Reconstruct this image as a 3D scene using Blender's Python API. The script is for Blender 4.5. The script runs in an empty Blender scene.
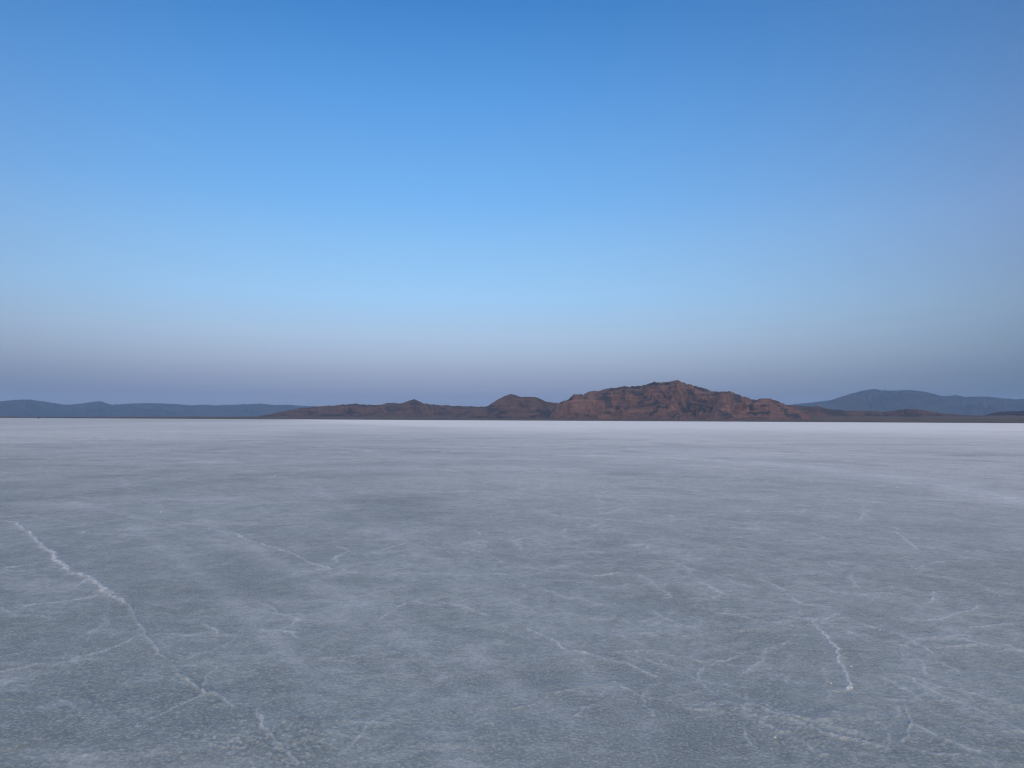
import bpy, bmesh, math, random
import numpy as np
from mathutils import Matrix, Vector

random.seed(7)
S = bpy.context.scene
COL = S.collection
R = math.radians

# ------------------------------------------------------------------ camera
FPX = 768.0
W, H = 1024, 768
CAM_H = 1.65
PITCH, ROLL = R(2.70), R(0.30)
# camera axes: looks along +Y, a little upwards, with a slight roll
fwd = Vector((0, math.cos(PITCH), math.sin(PITCH)))
right0 = Vector((1, 0, 0))
up0 = right0.cross(fwd)
right = right0 * math.cos(ROLL) + up0 * math.sin(ROLL)
up = up0 * math.cos(ROLL) - right0 * math.sin(ROLL)
cam_d = bpy.data.cameras.new('camera')
cam = bpy.data.objects.new('camera', cam_d)
COL.objects.link(cam)
cam_d.sensor_width = 36.0
cam_d.lens = 36.0 * FPX / W
cam_d.clip_start = 0.05
cam_d.clip_end = 120000
M3 = Matrix((right, up, -fwd)).transposed()
cam.matrix_world = Matrix.Translation((0, 0, CAM_H)) @ M3.to_4x4()
S.camera = cam


def ray(px, py):
    d = fwd + right * ((px - W / 2) / FPX) + up * (-(py - H / 2) / FPX)
    return d.normalized()


def ground(px, py):
    d = ray(px, py)
    t = -CAM_H / d.z
    return (d.x * t, d.y * t)


# ------------------------------------------------------------------ numpy noise
def _hash(ix, iy, seed):
    h = (ix.astype(np.int64) * 374761393 + iy.astype(np.int64) * 668265263 + seed * 1442695041) & 0xFFFFFFFF
    h = ((h ^ (h >> 13)) * 1274126177) & 0xFFFFFFFF
    h = ((h ^ (h >> 16)) * 2246822519) & 0xFFFFFFFF
    return ((h ^ (h >> 15)) & 0xFFFFFF) / float(0x1000000)


def perlin(x, y, seed=0):
    x0 = np.floor(x); y0 = np.floor(y)
    fx = x - x0; fy = y - y0
    u = fx * fx * fx * (fx * (fx * 6 - 15) + 10)
    v = fy * fy * fy * (fy * (fy * 6 - 15) + 10)

    def g(i, j):
        a = _hash(x0 + i, y0 + j, seed) * 2 * np.pi
        return np.cos(a) * (fx - i) + np.sin(a) * (fy - j)
    a = g(0, 0) * (1 - u) + g(1, 0) * u
    b = g(0, 1) * (1 - u) + g(1, 1) * u
    return (a * (1 - v) + b * v) * 1.5


def fbm(x, y, octv=4, seed=0, gain=0.5):
    s = 0; a = 1.0; f = 1.0; n = 0
    for i in range(octv):
        s = s + a * perlin(x * f + 17.3 * i, y * f - 9.1 * i, seed + i)
        n += a; a *= gain; f *= 2.03
    return s / n


def ridged(x, y, octv=4, seed=0):
    s = 0; a = 1.0; f = 1.0; n = 0; w = 1.0
    for i in range(octv):
        r = 1 - np.abs(perlin(x * f + 5.7 * i, y * f + 3.1 * i, seed + i)) * 1.25
        r = np.clip(r, 0, 1) ** 2
        s = s + a * r * w
        w = np.clip(r * 1.4, 0, 1)
        n += a; a *= 0.55; f *= 2.1
    return s / n


def sstep(a, b, x):
    t = np.clip((x - a) / (b - a), 0, 1)
    return t * t * (3 - 2 * t)


def vor_edge(x, y, seed):
    """F2-F1 of a jittered grid: near 0 on the borders between polygons."""
    x0 = np.floor(x); y0 = np.floor(y)
    f1 = np.full(x.shape, 9.0); f2 = np.full(x.shape, 9.0)
    for i in (-1, 0, 1):
        for j in (-1, 0, 1):
            cx = x0 + i + 0.1 + 0.8 * _hash(x0 + i, y0 + j, seed)
            cy = y0 + j + 0.1 + 0.8 * _hash(x0 + i, y0 + j, seed + 77)
            d = np.hypot(cx - x, cy - y)
            f2 = np.minimum(f2, np.maximum(f1, d))
            f1 = np.minimum(f1, d)
    return f2 - f1


# ------------------------------------------------------------------ mesh / node helpers
def grid_mesh(name, X, Y, Z, close=False, attrs=None, mat=None):
    nr, nc = X.shape
    me = bpy.data.meshes.new(name)
    co = np.stack([X, Y, Z], -1).reshape(-1, 3).astype(np.float32)
    i, j = np.meshgrid(np.arange(nr - 1), np.arange(nc if close else nc - 1), indexing='ij')
    jn = (j + 1) % nc
    q = np.stack([i * nc + j, i * nc + jn, (i + 1) * nc + jn, (i + 1) * nc + j], -1).reshape(-1, 4).astype(np.int32)
    me.vertices.add(len(co)); me.vertices.foreach_set('co', co.ravel())
    me.loops.add(q.size); me.loops.foreach_set('vertex_index', q.ravel())
    me.polygons.add(len(q))
    me.polygons.foreach_set('loop_start', np.arange(0, q.size, 4, dtype=np.int32))
    me.polygons.foreach_set('use_smooth', np.ones(len(q), dtype=bool))
    me.update(calc_edges=True)
    for k, v in (attrs or {}).items():
        a = me.attributes.new(k, 'FLOAT', 'POINT')
        a.data.foreach_set('value', v.astype(np.float32).ravel())
    o = bpy.data.objects.new(name, me)
    COL.objects.link(o)
    if mat:
        me.materials.append(mat)
    return o


def tag(o, label=None, cat=None, kind=None, group=None):
    if label: o['label'] = label
    if cat: o['category'] = cat
    if kind: o['kind'] = kind
    if group: o['group'] = group
    return o


def newmat(name):
    m = bpy.data.materials.new(name)
    m.use_nodes = True
    nt = m.node_tree
    b = nt.nodes['Principled BSDF']
    return m, nt, b


class NT:
    """tiny wiring helper"""
    def __init__(s, nt): s.nt = nt
    def n(s, t, **kw):
        x = s.nt.nodes.new(t)
        for k, v in kw.items():
            setattr(x, k, v)
        return x
    def set(s, sock, v):
        if hasattr(v, 'is_linked') or isinstance(v, bpy.types.NodeSocket):
            s.nt.links.new(v, sock)
        else:
            sock.default_value = v
    def math(s, op, a, b=0.0, c=None, clamp=False):
        x = s.n('ShaderNodeMath', operation=op, use_clamp=clamp)
        s.set(x.inputs[0], a); s.set(x.inputs[1], b)
        if c is not None: s.set(x.inputs[2], c)
        return x.outputs[0]
    def vmath(s, op, a, b):
        x = s.n('ShaderNodeVectorMath', operation=op)
        s.set(x.inputs[0], a); s.set(x.inputs[1], b)
        return x.outputs['Value' if op == 'DOT_PRODUCT' else 'Vector']
    def mix(s, f, a, b, blend='MIX'):
        x = s.n('ShaderNodeMix', data_type='RGBA', blend_type=blend)
        s.set(x.inputs[0], f); s.set(x.inputs[6], a); s.set(x.inputs[7], b)
        return x.outputs[2]
    def noise(s, vec, scale, detail=4, rough=0.55, dist=0.0):
        x = s.n('ShaderNodeTexNoise')
        s.set(x.inputs['Vector'], vec)
        x.inputs['Scale'].default_value = scale
        x.inputs['Detail'].default_value = detail
        x.inputs['Roughness'].default_value = rough
        x.inputs['Distortion'].default_value = dist
        return x.outputs[0]
    def rng(s, v, a, b, c=0.0, d=1.0, smooth=True):
        x = s.n('ShaderNodeMapRange', interpolation_type='SMOOTHSTEP' if smooth else 'LINEAR')
        s.set(x.inputs[0], v)
        for i, k in enumerate((a, b, c, d)):
            s.set(x.inputs[1 + i], k)
        return x.outputs[0]
    def mapping(s, vec, scale=(1, 1, 1), rot=(0, 0, 0), loc=(0, 0, 0)):
        x = s.n('ShaderNodeMapping')
        s.set(x.inputs[0], vec)
        x.inputs['Scale'].default_value = scale
        x.inputs['Rotation'].default_value = rot
        x.inputs['Location'].default_value = loc
        return x.outputs[0]
    def ramp(s, f, stops, interp='LINEAR'):
        x = s.n('ShaderNodeValToRGB')
        r = x.color_ramp; r.interpolation = interp
        while len(r.elements) < len(stops):
            r.elements.new(0.5)
        for e, (p, c) in zip(r.elements, stops):
            e.position = p; e.color = (*c, 1)
        s.set(x.inputs[0], f)
        return x.outputs[0]


def lin(c):
    return tuple((v / 255 / 12.92) if v / 255 <= 0.04045 else ((v / 255 + 0.055) / 1.055) ** 2.4 for v in c)


# ------------------------------------------------------------------ sky (world)
SUN_EL, SUN_AZ = R(7.0), R(204.0)          # compass style: 0 = +Y, clockwise; sun low behind the camera, to its left
w = bpy.data.worlds.new('World'); S.world = w
w.use_nodes = True
nt = w.node_tree; nt.nodes.clear(); N = NT(nt)
tc = N.n('ShaderNodeTexCoord').outputs['Generated']
sep = N.n('ShaderNodeSeparateXYZ'); nt.links.new(tc, sep.inputs[0])
z = N.math('MAXIMUM', sep.outputs[2], 0.0)
hl = N.math('SQRT', N.math('MAXIMUM', N.math('SUBTRACT', 1.0, N.math('MULTIPLY', sep.outputs[2], sep.outputs[2])), 1e-5))
az0 = R(-8)
c = N.math('DIVIDE', N.vmath('DOT_PRODUCT', tc, (math.sin(az0), math.cos(az0), 0)), hl)
el = N.math('POWER', z, 0.5)               # spreads the low sky over more of the ramp


def rp(stops):
    # what the scattered light of the Sky Texture adds is taken off again, so the sum keeps these colours
    return [(math.sqrt(math.sin(R(e))), tuple(max(v - k, 0.0) / .9 for v, k in zip(lin(c), (.012, .021, .034)))) for e, c in stops]


anti = N.ramp(el, rp([(0, (136, 142, 178)), (1.5, (146, 153, 187)), (3.0, (162, 170, 197)), (4.5, (178, 192, 217)),
                      (6.2, (180, 206, 235)), (9, (163, 210, 252)), (12.5, (143, 198, 249)), (16, (120, 184, 246)),
                      (23, (91, 158, 229)), (29, (65, 133, 205)), (45, (60, 112, 178)), (90, (84, 120, 170))]))
side = N.ramp(el, rp([(0, (70, 88, 124)), (1.5, (80, 96, 128)), (3.0, (98, 113, 139)), (5.2, (125, 144, 169)),
                      (7.7, (134, 158, 187)), (13.6, (124, 156, 203)), (19.5, (99, 141, 196)), (25, (80, 126, 184)),
                      (36, (62, 108, 170)), (60, (74, 114, 170)), (90, (84, 120, 170))]))
glow = N.ramp(el, rp([(0, (255, 188, 140)), (4, (255, 205, 165)), (10, (246, 208, 186)), (25, (215, 200, 198)),
                      (45, (160, 165, 185)), (90, (84, 120, 170))]))
glow = N.mix(1.0, glow, (3.3, 3.36, 2.9, 1), 'MULTIPLY')
skyc = N.mix(N.rng(c, 1.0, 0.745, smooth=False), anti, side)
skyc = N.mix(N.rng(c, 0.35, -0.75), skyc, glow)
nish = N.n('ShaderNodeTexSky', sky_type='NISHITA')
nish.sun_disc = False
nish.sun_elevation = SUN_EL
nish.sun_rotation = SUN_AZ
nish.altitude = 1300
nish.air_density = 1.0; nish.dust_density = 1.2; nish.ozone_density = 2.0
bg1 = N.n('ShaderNodeBackground'); nt.links.new(nish.outputs[0], bg1.inputs[0]); bg1.inputs[1].default_value = 0.0
bg2 = N.n('ShaderNodeBackground'); nt.links.new(skyc, bg2.inputs[0]); bg2.inputs[1].default_value = 1.0
add = N.n('ShaderNodeAddShader')
nt.links.new(bg1.outputs[0], add.inputs[0]); nt.links.new(bg2.outputs[0], add.inputs[1])
wo = N.n('ShaderNodeOutputWorld'); nt.links.new(add.outputs[0], wo.inputs[0])
NISH_BG, SKY_BG = bg1, bg2
NISH_BG.inputs[1].default_value = 0.015
SKY_BG.inputs[1].default_value = 0.9

sun_d = bpy.data.lights.new('sun', 'SUN')
sun_d.energy = 1.0
sun_d.color = (1.0, 0.84, 0.70)
sun_d.angle = R(14)
sun = bpy.data.objects.new('sun', sun_d); COL.objects.link(sun)
sdir = Vector((math.sin(SUN_AZ) * math.cos(SUN_EL), math.cos(SUN_AZ) * math.cos(SUN_EL), math.sin(SUN_EL)))
sun.rotation_euler = (-sdir).to_track_quat('-Z', 'Y').to_euler()

# ------------------------------------------------------------------ salt flat
# fine rings in front of the camera, coarse ones to the horizon and behind
az = np.concatenate([np.arange(-42, 42.001, 0.085), np.arange(45, 315.1, 3.0)]) * np.pi / 180
rr = [0.35]
while rr[-1] < 34000:
    r = rr[-1]
    k = 0.08 if r < 2.4 else 0.0034 if r < 34 else 0.008 if r < 120 else 0.03
    rr.append(r * (1 + k))
rr = np.array(rr)
A, Rr = np.meshgrid(az, rr)
X = np.sin(A) * Rr; Y = np.cos(A) * Rr
near = 1 - sstep(60, 112, Rr)
sel = Rr < 114

crest = np.zeros_like(X); dark = np.zeros_like(X); Zr = np.zeros_like(X)
xs, ys, ns = X[sel], Y[sel], near[sel]
# ragged query coordinates so that every line on the crust wanders
jx = xs + 0.06 * fbm(xs * 3.0, ys * 3.0, 4, 11, .6) + 0.03 * perlin(xs * 13, ys * 13, 12)
jy = ys + 0.09 * fbm(xs * 3.0, ys * 3.0, 4, 21, .6) + 0.04 * perlin(xs * 13, ys * 13, 22)


def stroke(pts, width, strength, height, crest_a, z_a, seed, world=False):
    """a pressure ridge of salt along a polyline on the ground (pts in photo pixels, laid out on the flat)"""
    P = list(pts) if world else [ground(px, py) for px, py in pts]
    wob = float(np.clip(width / .03, .3, 1.0))
    mg = max(1.2, 4 * width)
    pxs_ = [p[0] for p in P]; pys_ = [p[1] for p in P]
    idx = np.nonzero((xs > min(pxs_) - mg) & (xs < max(pxs_) + mg) & (ys > min(pys_) - mg) & (ys < max(pys_) + mg))[0]
    sx, sy = xs[idx], ys[idx]
    qx = sx + wob * (jx[idx] - sx); qy = sy + wob * (jy[idx] - sy)
    tot = np.zeros_like(sx)
    for (ax, ay), (bx, by) in zip(P[:-1], P[1:]):
        dx, dy = bx - ax, by - ay
        t = np.clip(((qx - ax) * dx + (qy - ay) * dy) / (dx * dx + dy * dy + 1e-9), 0, 1)
        d = np.hypot(qx - ax - t * dx, qy - ay - t * dy)
        tot = np.maximum(tot, np.exp(-(d / (width * .5)) ** 2) + 0.26 * np.exp(-(d / (width * 2.2)) ** 2))
    tot *= np.clip(0.74 + 0.8 * fbm(sx * 2.2, sy * 2.2, 3, 200 + seed, .6), 0.12, 1.0)
    crest_a[idx] = np.maximum(crest_a[idx], np.clip(tot * strength * 1.1, 0, 1))
    z_a[idx] = np.maximum(z_a[idx], tot * height * .75)


cr = np.zeros_like(xs); zz = np.zeros_like(xs)
RIDGES = [
    # long ragged ridge at the left
    ([(-40, 521), (6, 522), (17, 524), (23, 530), (31, 535), (36, 542), (44, 549), (54, 553), (54, 560), (62, 564), (66, 572), (82, 576), (90, 580), (98, 585), (106, 593), (116, 599), (126, 603)], .029, .85, .024),
    ([(126, 603), (134, 617), (146, 636), (160, 655), (172, 667), (190, 683), (207, 695), (214, 694), (224, 700), (232, 709)], .013, .40, .014),
    ([(255, 712), (262, 717), (263, 729), (270, 736), (282, 748), (298, 764)], .010, .6, .014),
    ([(-20, 569), (12, 569), (24, 567), (45, 563), (60, 562)], .025, .55, .018),
    ([(28, 608), (55, 605), (78, 602), (96, 598)], .024, .75, .02),
    ([(30, 553), (50, 552)], .02, .4, .015), ([(80, 588), (90, 578), (100, 575)], .02, .6, .015),
    ([(56, 667), (80, 659), (104, 653), (128, 645), (146, 634)], .014, .55, .014),
    ([(150, 720), (163, 716), (173, 710), (190, 703), (206, 696)], .011, .75, .012),
    ([(70, 765), (82, 758), (92, 755)], .010, .4, .01),
    ([(0, 659), (22, 656), (40, 650)], .014, .3, .01),
    # left of centre
    ([(209, 529), (222, 532), (236, 535), (245, 540), (262, 545), (276, 549), (288, 553), (298, 557), (312, 565), (330, 570)], .025, .65, .018),
    ([(245, 536), (270, 533), (283, 532)], .03, .35, .012), ([(236, 559), (252, 555), (268, 551)], .025, .35, .01),
    ([(300, 532), (330, 529), (345, 528)], .03, .3, .01),
    ([(378, 553), (384, 551), (396, 547), (408, 543)], .022, .6, .014), ([(370, 553), (382, 556)], .02, .4, .01),
    ([(473, 530), (478, 533), (480, 536)], .02, .6, .012), ([(512, 542), (518, 545), (522, 551)], .022, .65, .014),
    ([(495, 575), (508, 576), (518, 579), (526, 577), (534, 575), (544, 573)], .016, .5, .012),
    ([(560, 562), (575, 562)], .016, .3, .01),
    ([(596, 577), (606, 576), (618, 574)], .018, .7, .012),
    ([(628, 545), (640, 545), (648, 546), (648, 549)], .022, .7, .014),
    ([(430, 583), (448, 582), (460, 580), (474, 578)], .015, .5, .010),
    ([(380, 621), (390, 615), (398, 609), (407, 604)], .012, .7, .012),
    ([(440, 604), (452, 605), (462, 606), (475, 612), (488, 616)], .014, .7, .012),
    ([(528, 629), (540, 635), (552, 641), (562, 649), (580, 652), (594, 656), (610, 661), (625, 663), (640, 671), (655, 678)], .014, .62, .014),
    ([(352, 747), (360, 738), (368, 729), (374, 722)], .010, .55, .010),
    ([(440, 679), (452, 676), (466, 672)], .011, .35, .008),
    # right
    ([(700, 583), (708, 586), (716, 591), (726, 595)], .018, .75, .014),
    ([(716, 614), (735, 615), (752, 619), (768, 623), (784, 625), (798, 626)], .014, .6, .012),
    ([(780, 617), (796, 618), (806, 620), (812, 621)], .012, .75, .012),
    ([(812, 621), (818, 630), (826, 637), (832, 644), (838, 650), (839, 658), (842, 666), (846, 675), (851, 684)], .013, .95, .016),
    ([(812, 622), (824, 620), (832, 617), (836, 614)], .016, .5, .012), ([(851, 684), (848, 690)], .014, .95, .016),
    ([(734, 656), (722, 660), (710, 664), (702, 669), (697, 674), (698, 680), (708, 689), (716, 695)], .013, .5, .012),
    ([(872, 594), (880, 594), (890, 594)], .018, .8, .014),
    ([(806, 509), (800, 512)], .03, .7, .02), ([(893, 527), (900, 530)], .03, .55, .02),
    ([(905, 534), (896, 532), (908, 543), (918, 551)], .022, .55, .014),
    ([(928, 603), (931, 598), (936, 592), (948, 592)], .014, .55, .014),
    ([(740, 706), (748, 716), (762, 716), (780, 719), (800, 722), (816, 728), (836, 736), (860, 741), (884, 746)], .016, .42, .012),
    ([(744, 728), (746, 736), (750, 744)], .010, .6, .010),
    ([(904, 705), (910, 722), (906, 736), (900, 742)], .012, .35, .010),
    ([(916, 568), (940, 562), (960, 561)], .02, .45, .01), ([(968, 628), (990, 626), (1010, 624)], .018, .5, .014),
    ([(700, 457), (716, 456), (728, 457), (745, 459)], .08, .5, .02),
    ([(660, 468), (690, 470), (720, 466)], .08, .4, .015), ([(590, 455), (620, 457), (660, 458)], .1, .4, .02),
    ([(740, 500), (764, 498), (778, 495)], .04, .6, .015), ([(640, 487), (665, 482)], .04, .4, .01),
    ([(450, 452), (490, 451), (530, 453)], .12, .5, .02), ([(400, 460), (440, 462), (470, 460)], .08, .4, .01),
    ([(600, 514), (612, 512), (622, 509)], .03, .5, .01), ([(590, 528), (604, 522)], .03, .5, .01),
    ([(990, 492), (1010, 500), (1030, 503)], .05, .8, .02), ([(860, 520), (864, 512), (872, 509)], .03, .5, .015),
]
for i, (pts, wd, st, ht) in enumerate(RIDGES):
    stroke(pts, wd, st, ht, cr, zz, i)

# faint polygon network between the big ridges
px_ = xs + 0.45 * fbm(xs * 0.5, ys * 0.5, 3, 31); py_ = ys + 0.45 * fbm(xs * 0.5, ys * 0.5, 3, 41)
for sc, wd, sd, st, ht in ((0.42, .017, 51, .20, .010), (1.05, .022, 61, .14, .005)):
    e = vor_edge(px_ * sc + .12 * fbm(xs * 2.2, ys * 2.2, 3, sd), py_ * sc + .12 * fbm(xs * 2.2, ys * 2.2, 3, sd + 3), sd)
    msk = sstep(0.12, 0.5, fbm(xs * 0.35, ys * 0.35, 3, sd + 5) + 0.25 * perlin(xs * 1.8, ys * 1.8, sd + 9))
    ln = np.exp(-(e / wd) ** 2) * msk
    cr = np.maximum(cr, ln * st); zz = np.maximum(zz, ln * ht)
# many thin short crust seams all over the pan
rnd = random.Random(21)
for i in range(340):
    yy = 4.2 * (15 ** rnd.random())
    xx = (rnd.random() * 1.5 - .68) * yy
    if rnd.random() < .3:
        xx = abs(xx)
    a = rnd.choice((R(-62), R(-62), R(20), R(-10), R(75))) + rnd.gauss(0, .35)
    n = rnd.randint(2, 5); L = rnd.uniform(.09, .27) * (yy / 6) ** .75
    P_ = [(xx, yy)]
    for k in range(n):
        a += rnd.gauss(0, .4)
        P_.append((P_[-1][0] + L * math.cos(a), P_[-1][1] + L * math.sin(a)))
    stroke(P_, .011 + .0019 * yy, rnd.uniform(.14, .46), .006 + .0004 * yy, cr, zz, 300 + i, world=True)
    if rnd.random() < .45:                  # a fainter branch off one of its bends
        q = rnd.choice(P_[1:]); b_ = a + rnd.choice((-1, 1)) * rnd.uniform(.7, 1.5); Q_ = [q]
        for k in range(rnd.randint(1, 4)):
            b_ += rnd.gauss(0, .4)
            Q_.append((Q_[-1][0] + L * math.cos(b_), Q_[-1][1] + L * math.sin(b_)))
        stroke(Q_, .011 + .002 * yy, rnd.uniform(.10, .30), .005 + .0003 * yy, cr, zz, 700 + i, world=True)
# a wide pale sheet crossing at the right, and wisps of dry salt
for i, (pts, wd, st) in enumerate([([(575, 455), (680, 458), (790, 465), (900, 477), (1040, 503)], 1.9, .5), ([(640, 462), (760, 470)], .8, .25),
                                   ([(240, 441), (300, 444), (350, 449), (372, 452)], .5, .45), ([(430, 447), (480, 448), (540, 450)], .8, .35), ([(200, 462), (215, 463)], .4, .4),
                                   ([(480, 466), (620, 470)], .5, .25), ([(200, 520), (300, 575), (420, 650), (480, 720)], .22, .26), ([(130, 525), (230, 600), (330, 690)], .2, .24), ([(60, 500), (190, 530), (330, 590), (450, 640), (560, 720)], .2, .2), ([(330, 600), (420, 700), (470, 780)], .2, .2), ([(300, 480), (400, 540), (560, 640), (640, 720)], .25, .16)]):
    w_ = np.zeros_like(xs); z_ = np.zeros_like(xs)
    stroke(pts, wd, st, 0, w_, z_, 150 + i)
    cr = np.maximum(cr, w_ * np.clip(.75 + .9 * fbm(xs * .9, ys * .5, 4, 160 + i, .65), .1, 1.2))
# darker, broken crust beside some ridges
dk = sstep(0.15, 0.55, fbm(xs * 0.22 + 3, ys * 0.22, 4, 71)) * 0.5
DARK = [([(-20, 505), (60, 497), (140, 488), (240, 480)], 1.6, .55), ([(190, 435), (260, 436), (330, 437)], 3.5, .6), ([(255, 475), (320, 476), (390, 474)], 1.2, .5),
        ([(690, 447), (760, 448)], 3.0, .45), ([(920, 452), (1030, 456)], 3.0, .5), ([(820, 483), (1030, 500)], 1.0, .3), ([(840, 610), (910, 640), (950, 660)], .18, .35),
        ([(440, 690), (520, 680), (590, 700)], .25, .35), ([(545, 720), (640, 700), (680, 740)], .25, .35), ([(134, 650), (146, 655)], .02, .8), ([(166, 663), (176, 670)], .015, .6),
        ([(118, 610), (134, 618), (138, 640)], .22, .5), ([(120, 640), (136, 634), (144, 636)], .05, .7), ([(146, 648), (158, 656), (166, 663)], .04, .9),
        ([(190, 678), (206, 690)], .05, .5), ([(500, 588), (530, 592), (560, 585)], .2, .6), ([(540, 565), (580, 560)], .18, .5),
        ([(560, 542), (620, 545)], .35, .4), ([(430, 525), (465, 527)], .25, .5), ([(0, 655), (40, 646), (60, 640)], .12, .5),
        ([(60, 741), (100, 742), (140, 738)], .08, .4), ([(780, 612), (815, 612), (840, 618)], .12, .5), ([(820, 560), (880, 558)], .3, .4)]
dd = np.zeros_like(xs); zd = np.zeros_like(xs)
for i, (pts, wd, st) in enumerate(DARK):
    stroke(pts, wd, st, .0, dd, zd, 90 + i)
dk = np.maximum(dk, dd * (0.6 + 0.6 * fbm(xs * 5, ys * 5, 3, 81)))
# popcorn crust: grains of salt, rougher in patches
rough_p = sstep(-0.25, 0.45, fbm(xs * 0.55, ys * 0.55, 3, 91))
pop = fbm(xs * 15, ys * 15, 3, 101, .65)
pop2 = perlin(xs * 31, ys * 31, 111)
relief = 0.010 * fbm(xs * 1.1, ys * 1.1, 3, 121) + rough_p * (0.0048 * pop + 0.0022 * pop2)
# a patch of broken salt low on the right
gx, gy = ground(790, 722)
pt = np.exp(-(((xs - gx) / .42) ** 2 + ((ys - gy) / .40) ** 2))
relief += pt * 0.012 * np.abs(perlin(xs * 28, ys * 28, 131))
cr = np.maximum(cr, pt * 0.34 * sstep(.2, .55, fbm(xs * 26, ys * 22, 2, 141)))
gx, gy = ground(275, 740)
pt = np.exp(-(((xs - gx) / .45) ** 2 + ((ys - gy) / .35) ** 2))
cr = np.maximum(cr, pt * 0.4 * sstep(.2, .55, fbm(xs * 26, ys * 24, 2, 151)))
relief += pt * 0.012 * np.abs(perlin(xs * 20, ys * 20, 131))
zz *= 0.8 + 0.6 * fbm(xs * 26, ys * 26, 2, 161)
crest[sel] = np.clip(cr * ns * (0.85 + 0.6 * fbm(xs * 30, ys * 30, 2, 171)), 0, 1.2)
dark[sel] = np.clip(dk * ns, 0, 1)
Zr[sel] = (zz + relief) * ns
Zr += 0.03 * fbm(X * 0.05, Y * 0.05, 2, 181) * near

salt, nt, b = newmat('salt_crust'); N = NT(nt)
P = N.n('ShaderNodeNewGeometry').outputs['Position']
a1 = N.n('ShaderNodeAttribute', attribute_name='crest').outputs['Fac']
a2 = N.n('ShaderNodeAttribute', attribute_name='damp').outputs['Fac']
sp = N.n('ShaderNodeSeparateXYZ'); nt.links.new(P, sp.inputs[0])
n_big = N.noise(P, 0.035, 5, .6, .6)
n_mid = N.noise(P, 0.45, 6, .62, .4)
n_fine = N.noise(P, 9.0, 5, .65)
n_grain = N.noise(P, 55.0, 4, .7)
n_kilo = N.noise(N.mapping(P, (1, .35, 1)), 0.009, 4, .6, .5)
base = N.mix(N.rng(n_mid, .36, .64), (.174, .208, .201, 1), (.274, .312, .302, 1))
base = N.mix(N.math('MULTIPLY', N.rng(n_big, .42, .62), .6), base, (.20, .22, .219, 1))
# whiter far salt plus painted shading, darker toward the camera, in ragged-edged sheets
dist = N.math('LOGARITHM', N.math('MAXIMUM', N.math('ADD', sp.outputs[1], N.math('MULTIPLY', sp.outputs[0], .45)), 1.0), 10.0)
far_bright = N.rng(N.math('ADD', dist, N.math('MULTIPLY', N.math('SUBTRACT', n_kilo, .5), 1.5)), 0.52, 2.35, smooth=False)
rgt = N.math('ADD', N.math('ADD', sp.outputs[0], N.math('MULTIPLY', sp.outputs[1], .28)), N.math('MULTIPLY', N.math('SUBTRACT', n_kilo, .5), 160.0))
far_bright = N.math('MULTIPLY', far_bright, N.rng(rgt, -75.0, 45.0, .50, 1.0))
base = N.mix(N.math('MULTIPLY', far_bright, .97), base, (.93, .88, .835, 1))
n_st = N.noise(N.mapping(N.mapping(P, rot=(0, 0, R(62))), (.16, 1.3, 1)), 1.0, 7, .68, .5)
n_sheet = N.noise(N.mapping(P, (.06, .14, 1), (0, 0, R(8))), 1.0, 6, .68, .6)
base = N.mix(N.rng(n_st, .5, .66, 0, .24), base, (.20, .222, .222, 1))
base = N.mix(N.rng(n_st, .46, .32, 0, .16), base, (.52, .54, .54, 1))
near_dim = N.math('SUBTRACT', 1.0, N.math('MULTIPLY', far_bright, .7))      # thins dark scabs far out, to hold the painted brightening
base = N.mix(N.math('MULTIPLY', N.rng(n_sheet, .5, .63, 0, .5), near_dim), base, (.25, .274, .272, 1))
base = N.mix(N.rng(n_sheet, .47, .36, 0, .32), base, (.74, .73, .725, 1))
# broken plates and scabs of crust a hand to a forearm across
n_scab = N.noise(P, 3.1, 7, .74, .5)
n_scab2 = N.noise(N.mapping(P, loc=(9, 4, 0)), .95, 7, .72, .7)
base = N.mix(N.math('MULTIPLY', N.rng(n_scab, .52, .575, 0, .26), near_dim), base, (.16, .182, .18, 1))
base = N.mix(N.rng(n_scab, .47, .42, 0, .16), base, (.62, .645, .64, 1))
base = N.mix(N.math('MULTIPLY', N.rng(n_scab2, .53, .59, 0, .24), near_dim), base, (.17, .192, .19, 1))
base = N.mix(N.rng(n_scab2, .45, .39, 0, .15), base, (.64, .66, .655, 1))
base = N.mix(N.math('MULTIPLY', a2, .75), base, (.13, .15, .152, 1))
base = N.mix(N.math('MULTIPLY', N.rng(n_fine, .44, .66, 0, .42), near_dim), base, (.15, .17, .168, 1))
n_f2 = N.noise(P, 24.0, 4, .7)
base = N.mix(N.math('MULTIPLY', N.rng(n_f2, .46, .64, 0, .34), near_dim), base, (.14, .158, .158, 1))
base = N.mix(N.math('MULTIPLY', N.rng(n_grain, .48, .64, 0, .42), near_dim), base, (.54, .57, .56, 1))
# curled hairline veins where thin films of salt have lifted
hue = N.noise(P, .22, 4, .6)
base = N.mix(N.rng(hue, .42, .6, 0, .10), base, (.30, .33, .36, 1))
veins = None
for sc, wd, mk, st in ((.30, .007, .52, .26), (.85, .006, .54, .22)):
    l = N.math('ABSOLUTE', N.math('SUBTRACT', N.noise(N.mapping(P, (1, 1, 1), (0, 0, sc), (sc * 31, 7, 0)), sc, 5, .62, .35), .5))
    l = N.math('MULTIPLY', N.rng(l, wd, 0.0), N.rng(N.noise(N.mapping(P, loc=(3, sc * 57, 0)), sc * .7, 4, .6), mk, mk + .09, 0, st))
    veins = l if veins is None else N.math('MAXIMUM', veins, l)
base = N.mix(veins, base, (.66, .67, .68, 1))
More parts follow.
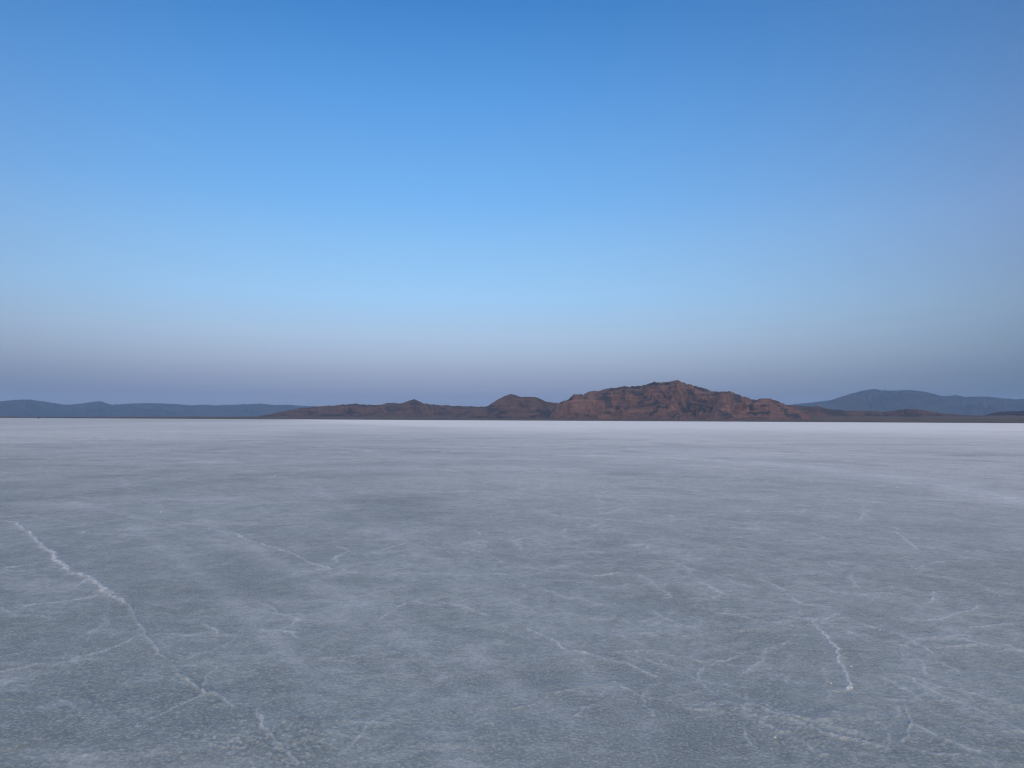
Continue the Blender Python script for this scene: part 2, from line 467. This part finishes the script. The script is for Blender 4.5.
# thin pale seams of the polygons farther out
vm = N.mix(.12, P, N.n('ShaderNodeTexNoise').outputs[1])
wob = N.n('ShaderNodeTexNoise'); nt.links.new(P, wob.inputs['Vector']); wob.inputs['Scale'].default_value = .5; wob.inputs['Detail'].default_value = 4
wv = N.vmath('ADD', P, N.vmath('MULTIPLY', N.vmath('SUBTRACT', wob.outputs[1], (.5, .5, .5)), (2.4, 2.4, 0)))
seams = None
for sc, wd, st in ((.16, .035, .5), (.38, .03, .34)):
    v = N.n('ShaderNodeTexVoronoi', feature='DISTANCE_TO_EDGE'); v.voronoi_dimensions = '2D'
    nt.links.new(wv, v.inputs['Vector']); v.inputs['Scale'].default_value = sc
    l = N.math('MULTIPLY', N.rng(v.outputs['Distance'], wd, 0.0), N.rng(N.noise(P, .3 + sc, 4, .6), .5, .62, 0, st))
    seams = l if seams is None else N.math('MAXIMUM', seams, l)
far_s = N.rng(N.math('MAXIMUM', sp.outputs[1], 0.0), 15.0, 45.0)
seams = N.math('MULTIPLY', seams, far_s)
base = N.mix(seams, base, (.72, .72, .73, 1))
base = N.mix(N.math('MULTIPLY', a1, .75, clamp=True), base, (.78, .79, .81, 1))
# beyond the pan the sheet is bare desert soil
edge = N.math('ADD', N.math('SQRT', N.math('ADD', N.math('MULTIPLY', sp.outputs[0], sp.outputs[0]), N.math('MULTIPLY', sp.outputs[1], sp.outputs[1]))), 0.0)
base = N.mix(N.rng(edge, 5200, 5600), base, (.16, .125, .10, 1))
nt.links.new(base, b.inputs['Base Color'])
b.inputs['Roughness'].default_value = .72
b.inputs['Specular IOR Level'].default_value = .5
hb = N.math('ADD', N.math('MULTIPLY', n_fine, .022), N.math('MULTIPLY', n_grain, .006))
hb = N.math('ADD', hb, N.math('MULTIPLY', n_mid, .05))
hb = N.math('ADD', hb, N.math('MULTIPLY', n_f2, .016))
hb = N.math('SUBTRACT', hb, N.math('MULTIPLY', n_scab, .03))
hb = N.math('ADD', hb, N.math('MULTIPLY', seams, .03))
bp = N.n('ShaderNodeBump'); bp.inputs['Strength'].default_value = .5; bp.inputs['Distance'].default_value = 1.0
nt.links.new(hb, bp.inputs['Height']); nt.links.new(bp.outputs[0], b.inputs['Normal'])

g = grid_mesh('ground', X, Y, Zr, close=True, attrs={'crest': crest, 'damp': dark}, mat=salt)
tag(g, 'wide flat sheet of pale grey cracked salt reaching the horizon', 'salt flat', 'structure')


# ------------------------------------------------------------------ rock
def rock(name, c_main, c_dark, c_pale, patch=.006, band=.05, zmax=300.0, foot=None):
    m, nt, b = newmat(name); N = NT(nt)
    P = N.n('ShaderNodeNewGeometry').outputs['Position']
    nrm = N.n('ShaderNodeNewGeometry').outputs['Normal']
    sp = N.n('ShaderNodeSeparateXYZ'); nt.links.new(P, sp.inputs[0])
    n1 = N.noise(P, patch, 6, .62, .8)
    n2 = N.noise(P, patch * 4.3, 5, .65, .4)
    n3 = N.noise(N.mapping(P, (.25, .25, 3.0), (R(4), R(-5), 0)), band * .35, 5, .6, .5)
    c = N.mix(N.rng(n1, .49, .565), c_main + (1,), c_dark + (1,))  # main rock colour, with darker rock in noise patches
    c = N.mix(N.rng(n3, .48, .62, 0, .58), c, c_pale + (1,))
    n4 = N.noise(P, patch * 17, 4, .7)
    c = N.mix(N.rng(n4, .52, .66, 0, .34), c, tuple(v * .5 for v in c_dark) + (1,))
    c = N.mix(N.rng(n2, .5, .72, 0, .6), c, tuple(v * .55 for v in c_dark) + (1,))
    if foot:
        f = N.rng(N.math('ADD', sp.outputs[2], N.math('MULTIPLY', n2, zmax * .10)), zmax * .17, zmax * .05)
        c = N.mix(f, c, foot + (1,))
    nt.links.new(c, b.inputs['Base Color'])
    b.inputs['Roughness'].default_value = .95
    b.inputs['Specular IOR Level'].default_value = .1
    bp = N.n('ShaderNodeBump'); bp.inputs['Strength'].default_value = 1.0; bp.inputs['Distance'].default_value = .16 / patch
    nt.links.new(N.math('ADD', N.math('ADD', n2, N.math('MULTIPLY', n4, .35)), N.math('MULTIPLY', n3, .4)), bp.inputs['Height']); nt.links.new(bp.outputs[0], b.inputs['Normal'])
    return m


def range_mesh(name, prof, D, front, back, mat, label, cat, wave=350., ero=.55, jag=.5, seed=0, gul=(), wander=.15, step=.4, rows=170, conc=.5):
    """a hill or range: the skyline sets the height of the crest, spurs and gullies run down from it"""
    pxs = np.array([p[0] for p in prof], float); pys = np.array([p[1] for p in prof], float)
    px = np.arange(pxs[0], pxs[-1] + .01, step)
    py = np.interp(px, pxs, pys)
    amp = jag * np.clip((419 - py) / 12, 0, 1)
    py = py + amp * (perlin(px * .33, px * 0 + .5, seed + 3) * .8 + perlin(px * .9, px * 0 + 7.5, seed + 4) * .6 + perlin(px * .47, px * 0 + 2.5, seed + 6) * .6)
    dirs = [ray(a, b_) for a, b_ in zip(px, py)]
    azm = np.array([math.atan2(d.x, d.y) for d in dirs])
    tel = np.array([max(d.z / math.hypot(d.x, d.y), 0.0) for d in dirs])       # tangent of elevation of the skyline
    nc = len(px)
    wl = front * wander
    crestd = D + wl * (perlin(px * .02, px * 0 + 3.3, seed) + .5 * perlin(px * .06, px * 0 + 1.3, seed + 1))
    s = np.linspace(-1, 1, rows)
    s = np.sign(s) * np.abs(s) ** 1.15
    T, _ = np.meshgrid(s, px, indexing='ij')
    # the foot spreads further where the crest is high
    hrel = tel / tel.max()
    fr = front * (.35 + .65 * hrel); bk = back * (.35 + .65 * hrel)
    Dm = crestd[None, :] + np.where(T < 0, T * fr[None, :], T * bk[None, :])
    Xm = np.sin(azm)[None, :] * Dm; Ym = np.cos(azm)[None, :] * Dm
    prof_s = 1 - np.abs(T)
    base = (1 - conc) * prof_s + conc * prof_s ** 2.2
    Hc = (tel * crestd)[None, :]
    wx = Xm + wave * .35 * fbm(Xm / wave * .8, Ym / wave * .8, 3, seed + 20)
    wy = Ym + wave * .35 * fbm(Xm / wave * .8, Ym / wave * .8, 3, seed + 30)
    rg = ridged(wx / wave, wy / wave * .55, 5, seed + 40)
    rg2 = ridged(wx / wave * 2.7, wy / wave * 1.6, 4, seed + 50)
    cut = sstep(0.0, .35, np.abs(T)) * sstep(0, .12, prof_s)
    spur = (rg - .45) * 1.1 + (rg2 - .45) * .45
    Zm = Hc * base * (1 + ero * cut * spur) + Hc * .10 * ero * cut * fbm(Xm / wave * 6, Ym / wave * 6, 3, seed + 60) * np.sqrt(prof_s)
    Zm += Hc * .22 * ero * sstep(0, .25, prof_s) * (rg - .5) * cut
    for gx, gdx, gw, gd in gul:            # a named gully: px of its head, drift of its mouth, half width, depth
        cx_ = gx + gdx * np.clip(-T, 0, 1)
        v = np.clip(1 - np.abs(px[None, :] - cx_) / (gw * (.35 + .65 * np.clip((1 - np.abs(T)) * 1.6, 0, 1))), 0, 1)
        Zm = Zm * (1 - gd * v * sstep(.03, .25, -T) * sstep(0, .3, prof_s))
    Zm = np.maximum(Zm, 0)
    # keep the crest the highest line seen: soften anything that would overtop it
    ang = (Zm) / Dm
    lim = (tel * .985)[None, :]
    over = np.clip(ang / np.maximum(lim, 1e-6) - .86, 0, None)
    ang2 = np.where(over > 0, lim * (.86 + .125 * (1 - np.exp(-over / .125))), ang)
    Zm = ang2 * Dm
    k = np.argmin(np.abs(s))
    Zm[k, :] = tel * Dm[k, :]
    Zm = Zm + CAM_H * sstep(0, .1, prof_s)
    # sunk a little at the rim so it grows out of the plain
    Zm -= 3.0 * (1 - sstep(0, .06, prof_s))
    o = grid_mesh(name, Xm, Ym, Zm, mat=mat)
    return tag(o, label, cat, 'structure')


m_red = rock('red_rock', (.165, .098, .082), (.046, .043, .050), (.255, .158, .124), .0042, .05, 300, (.14, .098, .078))
m_cone = rock('umber_rock', (.125, .080, .070), (.046, .042, .050), (.185, .115, .092), .0042, .05, 190, (.13, .092, .074))
m_brn = rock('brown_rock', (.128, .080, .066), (.056, .047, .048), (.165, .102, .080), .004, .05, 160, (.13, .096, .078))
m_far = rock('far_rock', (.06, .06, .062), (.04, .042, .045), (.085, .078, .075), .0012, .01, 800)
m_soil = rock('desert_soil', (.165, .126, .096), (.125, .099, .078), (.20, .15, .115), .002, .3, 60)

MAIN = [(548, 417), (556, 405), (562, 402), (568, 400), (571, 396.5), (574, 394), (583, 394.5), (590, 391.5), (600, 390.5), (605, 388.6), (613, 388),
        (620, 387), (640, 386), (650, 383.6), (655, 381.8), (660, 382.6), (671, 381.8), (674, 380), (679, 380.3), (686, 383.6), (693, 385.4),
        (700, 387), (712, 391.3), (722, 392), (730, 391.4), (740, 395), (748, 398), (756, 400.5), (764, 404), (776, 409), (790, 417)]
range_mesh('hill', MAIN, 6400, 1150, 1200, m_red, 'large rugged red brown hill, the tallest near one, right of centre', 'hill', wave=380, ero=1.3, seed=5, jag=.75, gul=[(630, 2, 15, .62), (596, -6, 7, .35), (664, 6, 6, .35), (706, 10, 12, .5), (733, 6, 7, .4)])
range_mesh('hill', [(738, 417), (748, 405), (754, 400.5), (762, 398.6), (770, 398.6), (776, 400.3), (783, 403.3), (792, 407.5), (800, 411), (812, 417)],
           6100, 520, 600, m_red, 'small dark rounded knoll at the right foot of the large red hill', 'hill', wave=260, ero=.6, seed=15, jag=.4)
range_mesh('hill', [(455, 417), (470, 409), (480, 407.6), (488, 405.6), (494, 402), (500, 398.2), (507, 395.2), (512, 394), (516, 395.4), (520, 396.8), (528, 397), (536, 397),
                    (542, 399.6), (548, 402.2), (556, 402.8), (564, 404), (574, 408), (584, 412), (596, 417)],
           7000, 900, 900, m_cone, 'smooth cone topped brown hill left of the large red hill', 'hill', wave=330, ero=.55, seed=25, jag=.4)
range_mesh('hill', [(255, 417), (268, 414.6), (282, 411.5), (300, 408), (320, 406.4), (335, 405.4), (345, 404.6), (355, 403.8), (366, 404.4), (376, 405.3), (382, 404.5), (386, 403.3),
                    (394, 402.8), (401, 403.2), (408, 401.3), (414, 399.2), (418, 400.8), (424, 403.4), (430, 403.9), (440, 405.2), (452, 405.8), (468, 406.4), (485, 406.8), (505, 409), (530, 417)],
           8200, 1300, 1400, m_brn, 'long low brown ridge with a small nipple shaped peak left of centre', 'hill', wave=420, ero=.6, seed=35, jag=.5)
range_mesh('hill', [(768, 417), (780, 407), (790, 405.2), (800, 405.8), (812, 406.5), (818, 406.2), (826, 408.5), (845, 410.8), (870, 411), (884, 412), (896, 410.3), (906, 409.2), (916, 409.2), (928, 411),
                    (944, 413.6), (965, 415), (985, 416), (1005, 417), (1030, 419.5)],
           7600, 800, 900, m_brn, 'low line of dull brown foothills below the blue range at right', 'hill', wave=300, ero=.55, seed=45, jag=.5)
range_mesh('hill', [(968, 420), (980, 416.5), (992, 413.2), (1000, 411.8), (1010, 411.4), (1024, 411), (1044, 410.2), (1070, 409), (1110, 411), (1150, 415), (1180, 423)],
           7900, 700, 800, rock('dark_rock', (.055, .045, .048), (.04, .035, .04), (.07, .055, .052), .005, .05, 120),
           'dark low hill at the far right edge before the blue range', 'hill', wave=280, ero=.5, seed=55, jag=.4)
range_mesh('mountain_range', [(-330, 415), (-240, 404), (-160, 400), (-80, 403.5), (-30, 403), (0, 401.5), (10, 400.2), (28, 399.4), (40, 400.8), (55, 403), (65, 404.8), (76, 404), (85, 403),
                              (93, 401.8), (101, 401), (112, 404.8), (125, 403.8), (150, 403), (175, 404), (190, 405.3), (203, 404.8), (215, 405.2), (240, 404.4), (252, 404), (262, 403.6), (275, 405), (288, 404.6),
                              (305, 406), (330, 407), (380, 409), (440, 412), (480, 417)],
           27000, 4500, 4000, m_far, 'distant blue mountain range low along the horizon at left', 'mountain range', wave=1900, ero=1.2, seed=65, jag=.3)
range_mesh('mountain_range', [(700, 419), (740, 410), (776, 405.6), (800, 403.8), (815, 402), (829, 400.5), (838, 397.6), (850, 394), (862, 391), (868, 389.8), (873, 388.9), (880, 390), (890, 390.6), (905, 390), (915, 390.4), (924, 391.6),
                              (932, 393.6), (942, 396.2), (950, 395.8), (957, 395.2), (965, 397), (985, 396.4), (1005, 398.4), (1016, 399.4), (1024, 398.6), (1050, 400), (1100, 404), (1160, 402), (1230, 408), (1300, 421)],
           23000, 4200, 4000, m_far, 'distant blue mountain range rising behind the foothills at right', 'mountain range', wave=1800, ero=1.3, seed=75, jag=.35)


# brown plain that climbs gently from the salt's edge to the feet of the hills
def plain(name, xs_px, y_top, d0, d1, mat, label, cat, seed):
    px = np.arange(xs_px[0], xs_px[-1] + 1, 3.0)
    yt = np.interp(px, xs_px, y_top) + .45 * fbm(px * .02, px * 0 + .5, 3, seed + 9)
    rows = 40
    t = np.linspace(0, 1, rows)
    d_edge = d0 * (1 + .05 * perlin(px * .03, px * 0 + .3, seed) + .02 * perlin(px * .11, px * 0 + .7, seed + 1))
    dirs = [ray(a, b_) for a, b_ in zip(px, yt)]
    azm = np.array([math.atan2(d.x, d.y) for d in dirs])
    tel = np.array([max(d.z / math.hypot(d.x, d.y), .0002) for d in dirs])
    Dm = d_edge[None, :] + t[:, None] * (d1 - d_edge)[None, :]
    top = tel * d1 + CAM_H
    Zm = top[None, :] * (t[:, None] ** 1.3) - .2 * (1 - sstep(0, .02, t))[:, None]
    Xm = np.sin(azm)[None, :] * Dm; Ym = np.cos(azm)[None, :] * Dm
    Zm = Zm + t[:, None] * 3 * fbm(Xm / 220, Ym / 220, 3, seed + 5)
    o = grid_mesh(name, Xm, Ym, Zm, mat=mat)
    return tag(o, label, cat, 'structure')


plain('desert_plain', [-250, 100, 260, 480, 600, 700, 800, 900, 1024, 1300], [416.9, 416.9, 416.6, 416.4, 416.4, 416.2, 415.8, 415.2, 415.6, 418],
      4600, 7800, m_soil, 'dull brown strip of bare plain between the salt and the hills', 'plain', 300)

# ------------------------------------------------------------------ loose salt on the crust
m_lump, nt, b = newmat('salt_lump'); N = NT(nt)
P = N.n('ShaderNodeTexCoord').outputs['Object']
c = N.mix(N.rng(N.noise(P, 40, 4, .6), .35, .7), (.36, .40, .42, 1), (.52, .56, .58, 1))
nt.links.new(c, b.inputs['Base Color']); b.inputs['Roughness'].default_value = .7
bp = N.n('ShaderNodeBump'); bp.inputs['Distance'].default_value = .004
nt.links.new(N.noise(P, 160, 4, .6), bp.inputs['Height']); nt.links.new(bp.outputs[0], b.inputs['Normal'])


def clod(seed, sx, sy, sz):
    bm = bmesh.new()
    bmesh.ops.create_icosphere(bm, subdivisions=3, radius=1)
    rnd = random.Random(seed)
    o = Vector((rnd.random() * 50, rnd.random() * 50, 0))
    vs = np.array([v.co[:] for v in bm.verts])
    d = fbm(vs[:, 0] * 1.3 + o.x + vs[:, 2], vs[:, 1] * 1.3 + o.y - vs[:, 2] * .7, 4, seed)
    for v, k in zip(bm.verts, d):
        v.co *= 1 + .55 * k
        v.co.z = max(v.co.z, -.55)
        v.co.x *= sx; v.co.y *= sy; v.co.z *= sz
    me = bpy.data.meshes.new('salt_lump')
    bm.to_mesh(me); bm.free()
    me.materials.append(m_lump)
    return me


LUMPS = [
    (161, 513, .030, .022, .024, 'small white salt lump alone on the bare crust at left'),
    (166, 541, .022, .016, .012, 'flat pale salt lump low on the crust below the lone white lump at left'),
    (850, 688, .010, .022, .010, 'bright elongated salt lump at the lower end of the thin ridge at right'),
    (831, 684, .006, .006, .010, 'upright sliver of white salt left of the lower end of the ridge at right'),
    (851, 667, .013, .008, .007, 'slanted white salt flake just right of the thin ridge'),
    (775, 738, .007, .013, .008, 'largest white lump in the crumbly salt patch at lower right'),
    (880, 630, .010, .010, .006, 'round pale salt lump alone right of the thin ridge'),
]
for i, (px, py, sx, sy, sz, lab) in enumerate(LUMPS):
    o = bpy.data.objects.new('salt_lump', clod(400 + i, sx, sy, sz))
    COL.objects.link(o)
    x, y = ground(px, py)
    o.location = (x, y, sz * .35); o.scale = (.8, .8, .8)
    o.rotation_euler = (0, 0, random.random() * 6)
    tag(o, lab, 'salt lump', group='loose lumps of salt on the crust')

# a tiny dark post-like speck far out on the salt
m_dk, nt, b = newmat('weathered_marker'); N = NT(nt)
nt.links.new(N.mix(N.noise(N.n('ShaderNodeTexCoord').outputs['Object'], 3), (.045, .045, .05, 1), (.08, .08, .085, 1)), b.inputs['Base Color'])
root = bpy.data.objects.new('marker', None); COL.objects.link(root)
d = ray(38.5, 417.2)
root.location = (d.x / d.y * 900, 900, 0)
tag(root, 'tiny dark marker standing alone far out on the salt near the left horizon', 'marker')


def box(name, x0, x1, y0, y1, z0, z1):
    bm = bmesh.new()
    bmesh.ops.create_cube(bm, size=1)
    for v in bm.verts:
        v.co.x = x0 if v.co.x < 0 else x1; v.co.y = y0 if v.co.y < 0 else y1; v.co.z = z0 if v.co.z < 0 else z1
    bmesh.ops.bevel(bm, geom=bm.edges[:], offset=.02, segments=1, affect='EDGES')
    me = bpy.data.meshes.new(name); bm.to_mesh(me); bm.free(); me.materials.append(m_dk)
    o = bpy.data.objects.new(name, me); COL.objects.link(o); o.parent = root


box('board', -.75, .75, -.05, .05, .45, 1.75)
box('post', -.60, -.48, .053, .15, -.2, 1.6)
box('post', .48, .60, .053, .15, -.2, 1.6)

# ------------------------------------------------------------------ haze
bm = bmesh.new()
bmesh.ops.create_cube(bm, size=1)
for v in bm.verts:
    v.co.x *= 84000; v.co.y *= 84000
    v.co.z = -5.0 if v.co.z < 0 else 1150.0
me = bpy.data.meshes.new('haze'); bm.to_mesh(me); bm.free()
hz = bpy.data.objects.new('haze', me); COL.objects.link(hz)
tag(hz, 'thin bluish dusk haze over the whole flat', 'haze', 'stuff')
m = bpy.data.materials.new('haze'); m.use_nodes = True
nt = m.node_tree; nt.nodes.clear()
pv = nt.nodes.new('ShaderNodeVolumePrincipled')
pv.inputs['Color'].default_value = (.31, .56, .98, 1)
pv.inputs['Density'].default_value = 3.0e-5
pv.inputs['Anisotropy'].default_value = 0.0
mo = nt.nodes.new('ShaderNodeOutputMaterial'); nt.links.new(pv.outputs[0], mo.inputs['Volume'])
me.materials.append(m)

# ------------------------------------------------------------------ render
S.render.engine = 'CYCLES'
S.cycles.use_denoising = True
S.cycles.pixel_filter_type = 'BLACKMAN_HARRIS'
S.cycles.filter_width = 1.2
S.cycles.max_bounces = 6
S.cycles.volume_bounces = 0
S.view_settings.view_transform = 'Standard'
S.view_settings.look = 'None'
S.view_settings.exposure = 0.0
S.view_settings.gamma = 1.0
S.view_settings.use_curve_mapping = False
